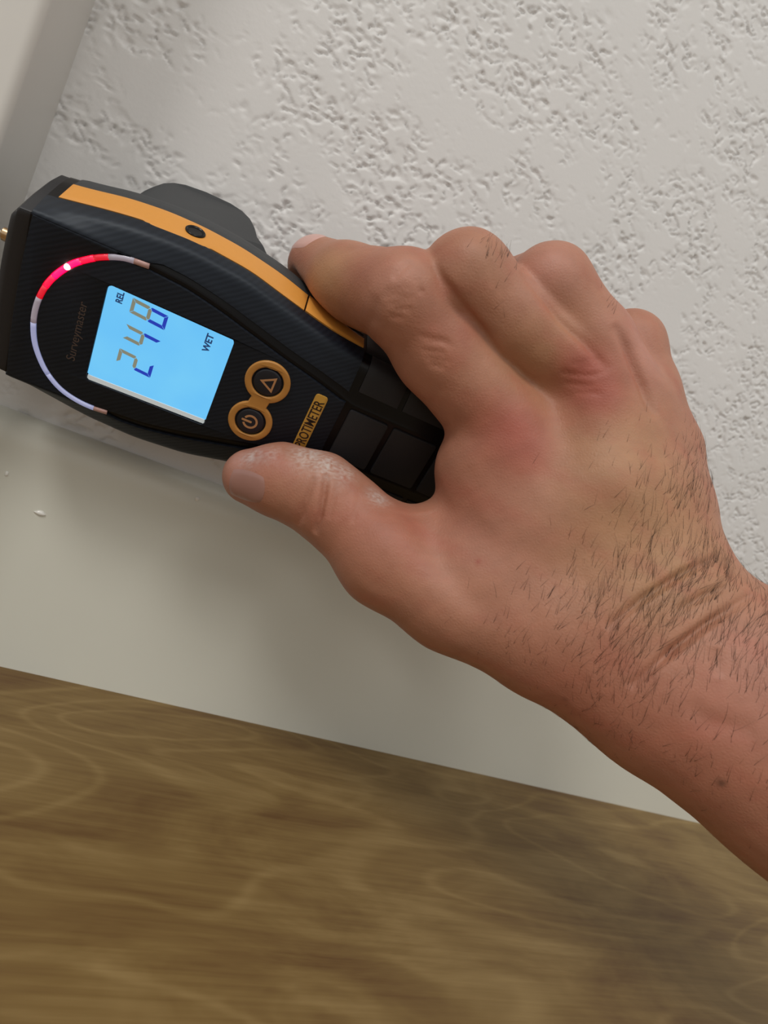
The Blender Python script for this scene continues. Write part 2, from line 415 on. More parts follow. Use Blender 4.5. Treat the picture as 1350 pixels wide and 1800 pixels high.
# face panel with window, outlined by the light arc and the groove
ARC = [(10.2,-28.3),(2.7,-27.4),(-3.7,-24.6),(-8.4,-21.3),(-11.9,-18.0),(-15.6,-12.6),(-18.0,-7.0),(-19.3,-0.5),(-19.2,6.0),(-17.6,13.0),(-14.2,19.4),(-10.4,23.6),(-6.2,26.4),(-1.0,28.0),(4.0,28.5),(9.4,28.2)]
def resample(pts, n):
    p = np.array(pts, float)
    q = [p[0]*2-p[1]]+list(p)+[p[-1]*2-p[-2]]
    out = []
    for i in range(len(p)-1):
        p0, p1, p2, p3 = q[i], q[i+1], q[i+2], q[i+3]
        for t in np.linspace(0, 1, 12, endpoint=False):
            out.append(0.5*((2*p1)+(-p0+p2)*t+(2*p0-5*p1+4*p2-p3)*t*t+(-p0+3*p1-3*p2+p3)*t**3))
    out.append(p[-1]); out = np.array(out)
    L = np.concatenate([[0], np.cumsum(np.linalg.norm(np.diff(out, axis=0), axis=1))])
    s = np.linspace(0, L[-1], n)
    return np.stack([np.interp(s, L, out[:, 0]), np.interp(s, L, out[:, 1])], 1)
arc = resample(ARC, 61)
tan = np.gradient(arc, axis=0); tan /= np.linalg.norm(tan, axis=1)[:, None]
nrm = np.stack([-tan[:, 1], tan[:, 0]], 1)            # (u,v) normal; points inwards or outwards
if ((np.array([15, 0])-arc[30])@nrm[30]) < 0: nrm = -nrm
inner = arc+nrm*1.0
lowU = [u for u in np.linspace(12, 83, 26)]
outline = [tuple(p) for p in inner]+[(u, b_of(u)-1.0) for u in lowU]+[(85.2, 12.6), (85.2, -12.6)]+[(u, -(b_of(u)-1.0)) for u in reversed(lowU)]
SCR = rrect(0, 42, -17.4, 18.4, 1.6)
bezel_holes = [SCR]
face = prism('face_panel', outline, bezel_holes, -0.6, 1.1, carbon_m, bw=0.3)
# rim outside the arc, head side
def side_lo(u):
    return 2.12
outer_edge = arc-nrm*1.0
rim_out = []
for u in np.linspace(9.5, -24.6, 24): rim_out.append((u, b_of(u)+0.6))
for v_ in np.linspace(b_of(-24.6), -b_of(-24.6), 20)[1:-1]: rim_out.append((-24.6+0.0012*v_*v_-1.0, v_))
for u in np.linspace(-24.6, 9.5, 24): rim_out.append((u, -(b_of(u)+0.6)))
rim = [tuple(p) for p in outer_edge if abs(p[1]) < b_of(p[0])+0.4 and p[0] < 9.0]
rim_poly = rim_out+[q for q in rim]
rimo = prism('nose_panel', rim_poly, [], -0.6, 0.95, carbon_m, bw=0.25)
# bevelled flanks between face and orange strip
usA = list(np.linspace(-25.0, 84.6, 60))
def flank_lo(u): return 2.15-0.85*(1-float(sstep(4, 14, np.array(u))))
for s in (-1, 1):
    shell('flank', usA, (lambda u: flank_lo(u)) if s > 0 else (lambda u: -3.9), (lambda u: 3.9) if s > 0 else (lambda u: -flank_lo(u)), carbon_m, 0.95, 16, edge=0.12)
# orange strip, wider in the middle, and the long key after the seam
def strip_lo(u): return 4.0-0.28*float(sstep(3.0, 6.5, np.array(u)))*(1-float(sstep(21.5, 25, np.array(u))))
def strip_hi(u): return 5.0
for s in (-1, 1):
    a_, b_ = (strip_lo, strip_hi)
    lo_, hi_ = (a_, b_) if s > 0 else ((lambda u: -strip_hi(u)), (lambda u: -strip_lo(u)))
    st = shell('orange_strip', list(np.linspace(-22.0, 59.6, 60)), lo_, hi_, orange_m, 1.0, 10)
    kl, kh = (lambda u: 4.0), (lambda u: 5.0-0.35*float(sstep(70, 84, np.array(u))))
    lo2, hi2 = (kl, kh) if s > 0 else ((lambda u: -kh(u)), (lambda u: -kl(u)))
    shell('side_key', list(np.linspace(60.2, 84.0, 24)), lo2, hi2, orange_m, 1.25, 10)
    shell('flank_edge', list(np.linspace(-22.0, 84.0, 50)), (lambda u: 5.08) if s > 0 else (lambda u: -6.0), (lambda u: 6.0) if s > 0 else (lambda u: -5.08), grey_m, 0.7, 6)
# jack socket in the upper strip
def tube_ring(name, c, axis, r0, r1, depth, mat, parent, n=28):
    axis = np.array(axis, float); axis /= np.linalg.norm(axis)
    e1 = np.cross(axis, (1, 0, 0.2)); e1 /= np.linalg.norm(e1); e2 = np.cross(axis, e1)
    v = []; f = []
    prof_ = [(r1, 0.0), (r1, depth), (r1-(r1-r0)*0.35, depth+0.25), (r0, depth), (r0*0.95, 0.15), (0.01, 0.12)]
    for i in range(n):
        a = 2*math.pi*i/n
        for (r, d) in prof_: v.append(np.array(c)+(e1*math.cos(a)+e2*math.sin(a))*r+axis*d)
    m_ = len(prof_)
    for i in range(n):
        for j in range(m_-1): f.append((i*m_+j, ((i+1) % n)*m_+j, ((i+1) % n)*m_+j+1, i*m_+j+1))
    o = mesh_obj(name, v, f, mat, parent); fix_normals(o); smooth_by_angle(o, 40); return o
sc_ = surf(18.2, -4.42, 1.0)
tube_ring('jack_socket', sc_, (0, 0.98, 0.19), 2.4, 3.3, 0.35, gloss_m, meter)
# raised battery hump on the back, rounded
hp = [(-6,-30),(-4.5,-36),(-3.5,-42),(-2.0,-48.5),(0.5,-53.0),(4.5,-55.0),(12,-56.0),(22,-56.5),(27,-55.5),(31,-52.5),(33.6,-48),(36,-41.5),(39.5,-36.5),(43,-33),(43,-22),(-6,-22)]
ht = [0.0]
k = len(hp); v = []; vs_ = [-1, -0.985, -0.94, -0.5, 0, 0.5, 0.94, 0.985, 1]; sc2 = [0.955, 0.985, 1, 1, 1, 1, 1, 0.985, 0.955]
for q, g in zip(vs_, sc2):
    for (u, w) in hp: v.append((19+(u-19)*g, -(g_of(min(36, max(0, u)))+0.6+max(0, -w-34)*0.14)*(1-0.05*(u < -5 or u > 42))*q, -22+(w+22)*g))
f = []
for i in range(len(vs_)-1):
    for j in range(k): f.append((i*k+j, i*k+(j+1) % k, (i+1)*k+(j+1) % k, (i+1)*k+j))
f.append(tuple(range(k))); f.append(tuple(range(len(vs_)*k-1, (len(vs_)-1)*k-1, -1)))
hump = mesh_obj('back_hump', v, f, grey_m, meter); fix_normals(hump); smooth_by_angle(hump, 50)
# grip pads
for (ua, ub) in ((88.0, 103.6), (105.8, 124.0), (126.2, 137.5)):
    prism('grip_pad', rrect(ua, ub, -10.6, 10.6, 1.0), [], -0.6, 0.95, pad_m, bw=0.3)
    for s in (-1, 1):
        shell('grip_pad', list(np.linspace(ua, ub, 9)), (lambda u: 2.3) if s > 0 else (lambda u: -3.75), (lambda u: 3.75) if s > 0 else (lambda u: -2.3), pad_m, 0.85, 8)
        prism('grip_pad_edge', [], [], 0, 0, pad_m) if False else None
for s in (-1, 1):
    shell('grip_flank', list(np.linspace(85.4, 137.5, 30)), (lambda u: 3.8) if s > 0 else (lambda u: -7.2), (lambda u: 7.2) if s > 0 else (lambda u: -3.8), pad_m, 0.8, 16)
shell('back_cover', list(np.linspace(-24, 84, 30)), lambda u: 6.1, lambda u: 8.0, grey_m, 0.5, 8)
shell('back_cover', list(np.linspace(-24, 84, 30)), lambda u: -8.0, lambda u: -6.1, grey_m, 0.5, 8)

# display
lcd_m, nt, b = new_mat('backlit_display')
tc = N(nt, 'ShaderNodeTexCoord'); no = N(nt, 'ShaderNodeTexNoise', i_Scale=60.0, i_Detail=2.0); nt.links.new(tc.outputs['Object'], no.inputs['Vector'])
mx = N(nt, 'ShaderNodeMix', data_type='RGBA'); mx.inputs[6].default_value = (0.125, 0.53, 1.0, 1); mx.inputs[7].default_value = (0.20, 0.66, 1.0, 1)
nt.links.new(no.outputs['Fac'], mx.inputs[0])
b.inputs['Base Color'].default_value = (0.02, 0.03, 0.04, 1); b.inputs['Roughness'].default_value = 0.2; b.inputs['Specular IOR Level'].default_value = 0.3
nt.links.new(mx.outputs[2], b.inputs['Emission Color']); b.inputs['Emission Strength'].default_value = 0.95
disp = prism('display', rrect(-0.4, 42.4, -17.8, 16.5, 1.4), [], -0.3, 0.25, lcd_m)
guide_m = glow('display_light_edge', (0.62, 0.72, 0.74), 0.42, (0.5, 0.5, 0.5))
prism('display_edge', [(0.3, 16.6), (41.7, 16.2), (41.9, 17.9), (0.3, 18.3)], [], -0.2, 0.55, guide_m, disp)
blue_m = glow('lcd_segment_blue', (0.015, 0.05, 0.52), 0.85, (0.01, 0.01, 0.03))
tan_m = glow('lcd_segment_grey', (0.26, 0.27, 0.20), 0.8, (0.05, 0.05, 0.04))
dark_m = glow('lcd_text', (0.012, 0.05, 0.16), 0.8, (0.01, 0.01, 0.02))
DW, DH, TH = 5.2, 11.9, 1.15
def seg_poly(kind):
    t = TH; g = 0.13; h = DH/2; ht_ = t/2
    if kind == 'a': p = [(g, 0), (DW-g, 0), (DW-t, t), (t, t)]
    if kind == 'd': p = [(t, DH-t), (DW-t, DH-t), (DW-g, DH), (g, DH)]
    if kind == 'g': p = [(ht_, h), (t, h-ht_), (DW-t, h-ht_), (DW-ht_, h), (DW-t, h+ht_), (t, h+ht_)]
    if kind == 'f': p = [(0, g), (t, t+g), (t, h-ht_-g), (ht_*0.5, h-g), (0, h-g-0.4)]
    if kind == 'b': p = [(DW, g), (DW, h-g-0.4), (DW-ht_*0.5, h-g), (DW-t, h-ht_-g), (DW-t, t+g)]
    if kind == 'e': p = [(0, h+g+0.4), (ht_*0.5, h+g), (t, h+ht_+g), (t, DH-t-g), (0, DH-g)]
    if kind == 'c': p = [(DW, h+g+0.4), (DW, DH-g), (DW-t, DH-t-g), (DW-t, h+ht_+g), (DW-ht_*0.5, h+g)]
    return p
SEG = {'2': 'abged', '4': 'fgbc', '8': 'abcdefg'}
for ch, vl in (('2', 7.7), ('4', -1.6), ('8', -11.1)):
    for sgm in SEG[ch]:
        poly = []
        for (x, y) in seg_poly(sgm):
            poly.append((7.9+y, vl-x+0.085*y))
        m_ = tan_m if sgm in 'abfg' else blue_m
        prism('digit_segment', poly, [], 0.2, 0.32, m_, disp)
def text_mesh(name, s, u, v_, size, mat, parent, w, xs_=1.0, bold=0.0, depth=0.05, shear=0.0, spacing=1.0):
    # baseline start (u, v); text runs towards -v, letters point towards -u
    cu = bpy.data.curves.new(name, 'FONT'); cu.body = s; cu.size = 1.0; cu.offset = bold; cu.extrude = 0.02; cu.shear = shear; cu.space_character = spacing
    to = bpy.data.objects.new(name, cu); COL.objects.link(to)
    dg = bpy.context.evaluated_depsgraph_get(); me = bpy.data.meshes.new_from_object(to.evaluated_get(dg))
    bpy.data.objects.remove(to); bpy.data.curves.remove(cu)
    co = np.zeros(len(me.vertices)*3); me.vertices.foreach_get('co', co); co = co.reshape(-1, 3)
    wd = co[:, 0].max()
    out = np.stack([u-co[:, 1]*size, -(v_-co[:, 0]*size*xs_), w+co[:, 2]/0.02*depth], 1)
    me.vertices.foreach_set('co', (out*S).ravel()); me.update()
    me.materials.clear(); me.materials.append(mat)
    o = bpy.data.objects.new(name, me); COL.objects.link(o); o.parent = parent
    return o, wd*size*xs_
text_mesh('display_text', 'REL', 5.1, -12.5, 2.9, dark_m, disp, 0.30, 0.86, 0.03)
text_mesh('display_text', 'WET', 35.2, -8.9, 3.2, dark_m, disp, 0.30, 0.96, 0.03)
text_mesh('model_lettering', 'Surveymaster', -4.6, 13.6, 4.1, faint_m, face, 1.12, 0.97)

# buttons in their orange surround
C1, C2 = (57.2, -8.0), (56.8, 9.0)
def fig8(r, waist=3.4):
    out = []
    a0 = math.asin(waist/r)
    for a in np.linspace(math.pi/2+a0, math.pi*2.5-a0, 44): out.append((C1[0]+r*math.cos(a), C1[1]+r*math.sin(a)))
    for a in np.linspace(-math.pi/2+a0, math.pi*1.5-a0, 44): out.append((C2[0]+r*math.cos(a), C2[1]+r*math.sin(a)))
    return out
sur = prism('button_surround', fig8(8.0), [circle(*C1, 5.6), circle(*C2, 5.6)], 0.2, 2.1, orange2_m, bw=0.5, seg=3)
def dome(name, c, r, w0, h, mat, parent, n=36):
    v = []; f = []; prof_ = [(r, w0), (r, w0+h*0.55), (r*0.95, w0+h*0.8), (r*0.84, w0+h*0.93), (r*0.5, w0+h), (0.001, w0+h)]
    for i in range(n):
        a = 2*math.pi*i/n
        for (rr, w) in prof_: v.append((c[0]+rr*math.cos(a), -c[1]+rr*math.sin(a), w))
    m_ = len(prof_)
    for i in range(n):
        for j in range(m_-1): f.append((i*m_+j, ((i+1) % n)*m_+j, ((i+1) % n)*m_+j+1, i*m_+j+1))
    o = mesh_obj(name, v, f, mat, parent); fix_normals(o); smooth_by_angle(o, 40); return o
b1 = dome('button', C1, 5.1, 0.4, 1.7, button_m, meter); b2 = dome('button', C2, 5.1, 0.4, 1.7, button_m, meter)
tri_o = [(54.5, -8.0+0.0), (59.7, -11.0), (59.7, -5.0)]
def inset_tri(T, k_):
    c = np.mean(T, axis=0); return [tuple(c+(np.array(p)-c)*k_) for p in T]
prism('arrow_icon', inset_tri(tri_o, 1.02), [inset_tri(tri_o, 0.62)], 2.02, 2.2, icon_m, b1)
ring = []
for a in np.linspace(math.radians(205), math.radians(515), 36): ring.append((C2[0]+2.75*math.cos(a), C2[1]+2.75*math.sin(a)))
for a in np.linspace(math.radians(515), math.radians(205), 36): ring.append((C2[0]+2.0*math.cos(a), C2[1]+2.0*math.sin(a)))
prism('power_icon', ring, [], 2.02, 2.2, icon_m, b2)
prism('power_icon_bar', rrect(C2[0]-3.2, C2[0]+0.6, C2[1]-0.4, C2[1]+0.4, 0.3), [], 2.02, 2.2, icon_m, b2)
badge = prism('badge', rrect(74.3, 79.0, -11.6, 12.2, 1.2), [], 0.6, 1.5, badge_m, bw=0.2)
text_mesh('badge_lettering', 'PROTIMETER', 78.35, 11.5, 5.1, ink_m, badge, 1.52, 0.70, 0.012)

# light arc
red_m = [glow('red_light_%d' % i, (1.0, 0.0, 0.02), s, (0.4, 0.05, 0.08)) for i, s in enumerate((0.6, 3.0, 10.0))]
hot_m = glow('light_emitting_diode', (1.0, 0.55, 0.45), 9.0)
bluish_m = glow('light_guide_blue_glow', (0.28, 0.33, 0.62), 0.55, (0.4, 0.4, 0.5))  # caught backlight put in as emission; these sections hold no lamp
pale_m = glow('light_guide_pale', (0.34, 0.26, 0.34), 0.35, (0.4, 0.4, 0.45))  # weak glow put into unlit guide sections
def tube(name, pts, r, mat, parent, n=10, z=0.65, flat=0.8):
    pts = np.array(pts); tg = np.gradient(pts, axis=0); tg /= np.linalg.norm(tg, axis=1)[:, None]
    nn = np.stack([-tg[:, 1], tg[:, 0]], 1); v = []; f = []
    for p, m_ in zip(pts, nn):
        for i in range(n):
            a = 2*math.pi*i/n; q = p+m_*r*math.cos(a); v.append((q[0], -q[1], z+flat*r*math.sin(a)))
    for k_ in range(len(pts)-1):
        for i in range(n): f.append((k_*n+i, k_*n+(i+1) % n, (k_+1)*n+(i+1) % n, (k_+1)*n+i))
    f += [tuple(range(n)), tuple(range(len(pts)*n-1, (len(pts)-1)*n-1, -1))]
    o = mesh_obj(name, v, f, mat, parent, smooth=True); fix_normals(o); o.data.polygons.foreach_set('use_smooth', [True]*len(o.data.polygons)); return o
larc = tube('light_arc', arc[[0, 1, 2, 3]], 0.95, copper_m, meter)
def sec(i, j, m_): tube('light_segment', arc[i:j+1], 0.95, m_, larc)
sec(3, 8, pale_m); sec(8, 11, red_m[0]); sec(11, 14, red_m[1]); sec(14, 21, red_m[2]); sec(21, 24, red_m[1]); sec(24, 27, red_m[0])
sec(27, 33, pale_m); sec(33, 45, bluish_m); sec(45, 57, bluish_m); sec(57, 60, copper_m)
dome('led', tuple(arc[17]), 0.95, 0.8, 0.95, hot_m, larc, 16)

# probe pins reaching the casing
def rod(name, a, b_, r, mat, parent, n=16):
    a = np.array(a, float); b_ = np.array(b_, float); d = b_-a; L = np.linalg.norm(d); d /= L
    e1 = np.cross(d, (0, 0, 1)); e1 /= np.linalg.norm(e1); e2 = np.cross(d, e1); v = []; f = []
    prof_ = [(0.01, 0), (r, 0), (r, L*0.8), (r*0.6, L*0.88), (0.05, L)]
    for i in range(n):
        t = 2*math.pi*i/n
        for (rr, s) in prof_: v.append(a+(e1*math.cos(t)+e2*math.sin(t))*rr+d*s)
    m_ = len(prof_)
    for i in range(n):
        for j in range(m_-1): f.append((i*m_+j, ((i+1) % n)*m_+j, ((i+1) % n)*m_+j+1, i*m_+j+1))
    o = mesh_obj(name, v, f, mat, parent); fix_normals(o); smooth_by_angle(o, 30); return o
for vv in (-12.5, 12.5):
    pc = rod('pin_collar', (-31.5, -vv, -14), (-38.6, -vv, -14), 2.2, collar_m, meter)
    rod('probe_pin', (-34, -vv, -14), (-47.3, -vv, -14), 0.8, pin_m, meter)

# ------------------------------------------------------------------ the hand and forearm
def round_cone(p, a, b, r1, r2):
    a = np.asarray(a, float); b = np.asarray(b, float)
    ba = b-a; l2 = ba@ba; rr = r1-r2; a2 = l2-rr*rr; il2 = 1.0/l2
    pa = p-a; y = pa@ba; z = y-l2
    q = pa*l2-y[:, None]*ba; x2 = np.einsum('ij,ij->i', q, q)
    y2 = y*y*l2; z2 = z*z*l2
    k = np.sign(rr)*rr*rr*x2
    d = (np.sqrt(x2*a2*il2)+y*rr)*il2-r1
    m1 = np.sign(z)*a2*z2 > k
    m2 = np.sign(y)*a2*y2 < k
    d = np.where(m2, np.sqrt(x2+y2)*il2-r1, d)
    d = np.where(m1, np.sqrt(x2+z2)*il2-r2, d)
    return d
def smin(a, b, k):
    h = np.maximum(k-np.abs(a-b), 0)/k
    return np.minimum(a, b)-h*h*k*0.25
def chain(p, pts, k):
    d = None
    for (a, ra), (b, rb) in zip(pts[:-1], pts[1:]):
        c = round_cone(p, a, b, ra, rb)
        d = c if d is None else smin(d, c, k)
    return d
INDEX = [((108.96, -100.98, 175.17), 17.0), ((76.71, -94.55, 189.41), 15.6), ((58.03, -93.84, 199.45), 15.4), ((43.33, -68.55, 200.81), 13.6), ((33.40, -49.14, 205.29), 11.2)]
MIDDLE = [((126.74, -108.81, 200.44), 16.0), ((93.29, -103.68, 207.38), 13.4), ((72.62, -100.39, 213.54), 14.2), ((74.68, -57.89, 215.48), 12.5), ((70.93, -39.66, 210.30), 11.0)]
RING = [((143.66, -113.59, 197.24), 15.0), ((121.52, -108.91, 212.01), 14.0), ((101.04, -102.99, 224.01), 13.4), ((105.69, -62.28, 229.16), 12.0), ((104.36, -47.24, 223.12), 10.5)]
PINKY = [((162.28, -116.25, 189.19), 12.5), ((148.34, -110.29, 206.01), 12.0), ((139.69, -103.42, 220.09), 12.0), ((144.07, -77.96, 222.40), 10.0), ((143.15, -65.15, 217.24), 9.0)]
THUMB = [((36.70, -67.91, 122.60), 10.2), ((47.03, -72.73, 125.85), 13.0), ((60.19, -78.87, 126.83), 14.6), ((69.36, -83.80, 124.08), 14.4), ((88.72, -95.34, 116.48), 18.4), ((111.71, -108.86, 114.35), 20.4), ((135.48, -122.39, 115.39), 22.0)]
META = [[((108.96, -100.98, 175.17), 17.5), ((129.28, -116.56, 151.55), 19.0), ((153.58, -132.48, 129.38), 20.0)],
        [((126.74, -108.81, 200.44), 16.5), ((140.96, -123.03, 165.86), 19.0), ((160.07, -135.69, 133.74), 20.0)],
        [((146.01, -112.27, 198.14), 15.5), ((153.88, -124.57, 168.88), 18.0), ((167.11, -136.73, 140.60), 20.0)],
        [((163.00, -116.50, 189.51), 13.0), ((165.93, -124.96, 169.06), 16.0), ((173.32, -136.42, 146.76), 19.0)]]
PALM = [[((107.50, -99.89, 157.79), 17.6), ((125.98, -113.85, 132.22), 20.0)],
        [((138.95, -99.71, 153.23), 20.0), ((163.20, -108.19, 164.09), 20.0)],
        [((104.58, -94.85, 130.42), 12.0), ((122.07, -106.41, 126.26), 18.0)]]
ARM = [[((148.77, -130.63, 117.47), 25.0), ((173.58, -149.38, 113.31), 26.0), ((211.58, -175.69, 106.41), 29.0), ((254.57, -206.56, 94.86), 34.0)],
       [((173.82, -138.03, 143.21), 21.5), ((190.68, -154.14, 133.94), 22.5), ((223.10, -180.34, 128.03), 29.0), ((260.65, -209.02, 117.07), 34.0)],
       [((165.73, -132.03, 127.44), 24.0), ((224.18, -171.27, 114.32), 29.0), ((264.67, -205.28, 104.83), 34.0)]]
HANDLE = ((-27.37418, -63.86693, 149.89122), (0.99628, -0.08592, 0.00620), (0.04412, 0.44710, -0.89340), (-0.07399, -0.89035, -0.44923))
def hand_sdf(p):
    fing = None
    for F_ in (INDEX, MIDDLE, RING, PINKY):
        c = chain(p, F_, 4.0)
        fing = c if fing is None else smin(fing, c, 1.5)
    palm = None
    for Mx in META:
        c = chain(p, Mx, 5.0); palm = c if palm is None else smin(palm, c, 9.0)
    for Q_ in PALM: palm = smin(palm, chain(p, Q_, 5.0), 10.0)
    th = chain(p, THUMB, 5.0)
    d = smin(palm, fing, 3.5)
    d = smin(d, th, 9.0)
    arm = None
    for A_ in ARM:
        c = chain(p, A_, 6.0); arm = c if arm is None else smin(arm, c, 14.0)
    d = smin(d, arm, 10.0)
    # the skin gives way to the handle it grips
    o_, ru, rv_, rw = [np.asarray(t_, float) for t_ in HANDLE]
    q = p-o_; L = np.stack([q@ru, q@rv_, q@rw], 1)
    hw = np.interp(L[:, 0], [48, 60, 72, 85, 120, 150], [38.9, 36.9, 34.0, 32.2, 30.6, 30.0])
    rr_ = 4.0
    e_ = np.stack([np.abs(L[:, 0]-99.0)-(51.0-rr_), np.abs(L[:, 1])-(hw-rr_), np.abs(L[:, 2]+18.0)-(19.4-rr_)], 1)
    bx = np.linalg.norm(np.maximum(e_, 0), axis=1)+np.minimum(e_.max(1), 0)-rr_
    return -smin(-d, bx, 1.2)
def surface_nets(lo, hi, h, fn):
    n = np.ceil((hi-lo)/h).astype(int)+1
    B_ = 6; nb_ = (n+B_-1)//B_; n = nb_*B_+1
    cc = np.stack(np.meshgrid(*[lo[i]+(np.arange(nb_[i])*B_+B_/2)*h for i in range(3)], indexing='ij'), -1)
    cd = fn(cc.reshape(-1, 3)).reshape(nb_)
    vals = np.repeat(np.repeat(np.repeat(cd, B_, 0), B_, 1), B_, 2)
    vals = np.pad(vals, ((0, 1), (0, 1), (0, 1)), mode='edge').astype(np.float64)
    act = np.abs(cd) < (B_*h*0.95+2.0)
    mask = np.zeros(n, bool)
    mk = np.repeat(np.repeat(np.repeat(act, B_, 0), B_, 1), B_, 2)
    mask[:-1, :-1, :-1] |= mk; mask[1:, 1:, 1:] |= mk; mask[1:, :-1, :-1] |= mk; mask[:-1, 1:, :-1] |= mk; mask[:-1, :-1, 1:] |= mk
    mask[1:, 1:, :-1] |= mk; mask[1:, :-1, 1:] |= mk; mask[:-1, 1:, 1:] |= mk
    ix = np.argwhere(mask)
    out = np.empty(len(ix))
    for s in range(0, len(ix), 200000):
        out[s:s+200000] = fn(lo+ix[s:s+200000]*h)
    vals[mask] = out
    ins = vals < 0
    C8 = [(i, j, k) for i in (0, 1) for j in (0, 1) for k in (0, 1)]
    def sl(a, c): return a[c[0]:a.shape[0]-1+c[0], c[1]:a.shape[1]-1+c[1], c[2]:a.shape[2]-1+c[2]]
    cnt = sum(sl(ins, c).astype(np.int8) for c in C8)
    cells = np.argwhere((cnt > 0) & (cnt < 8))
    cid = np.full(cnt.shape, -1, np.int64); cid[tuple(cells.T)] = np.arange(len(cells))
    acc = np.zeros((len(cells), 3)); num = np.zeros(len(cells))
    for c in C8:
        for ax in range(3):
            if c[ax]: continue
            d = list(c); d[ax] = 1
            va = vals[tuple((cells+c).T)]; vb = vals[tuple((cells+d).T)]
            m = (va < 0) != (vb < 0); t = np.where(m, va/np.where(m, va-vb, 1), 0)
            pt = cells+np.array(c, float); pt[:, ax] += t
            acc[m] += pt[m]; num[m] += 1
    V = lo+acc/num[:, None]*h
    faces = []
    for ax in range(3):
        a1, a2 = (ax+1) % 3, (ax+2) % 3
        s0 = [slice(1, -1)]*3; s1 = [slice(1, -1)]*3
        s0[ax] = slice(0, -1); s1[ax] = slice(1, None)
        A0 = ins[tuple(s0)]; A1 = ins[tuple(s1)]
        e_ = np.argwhere(A0 != A1); fl = A0[tuple(e_.T)]
        off = np.ones(3, int); off[ax] = 0; g = e_+off
        def cidx(d1, d2):
            q = g.copy(); q[:, a1] += d1; q[:, a2] += d2; return cid[tuple(q.T)]
        qd = np.stack([cidx(-1, -1), cidx(0, -1), cidx(0, 0), cidx(-1, 0)], 1)
        qd[~fl] = qd[~fl][:, ::-1]
        faces.append(qd)
    F_ = np.concatenate(faces); F_ = F_[(F_ >= 0).all(1)]
    return V, F_
allp = np.array([q[0] for L in ([INDEX, MIDDLE, RING, PINKY, THUMB]+META+PALM+ARM) for q in L])
allr = np.array([q[1] for L in ([INDEX, MIDDLE, RING, PINKY, THUMB]+META+PALM+ARM) for q in L])
lo_b = (allp-allr[:, None]).min(0)-4; hi_b = (allp+allr[:, None]).max(0)+4
HV, HF = surface_nets(lo_b, hi_b, 0.85, hand_sdf)
def grad_sdf(p, e_=0.6):
    g = np.stack([hand_sdf(p+np.eye(3)[i]*e_)-hand_sdf(p-np.eye(3)[i]*e_) for i in range(3)], 1)
    return g/np.maximum(np.linalg.norm(g, axis=1), 1e-9)[:, None]
HN = grad_sdf(HV)
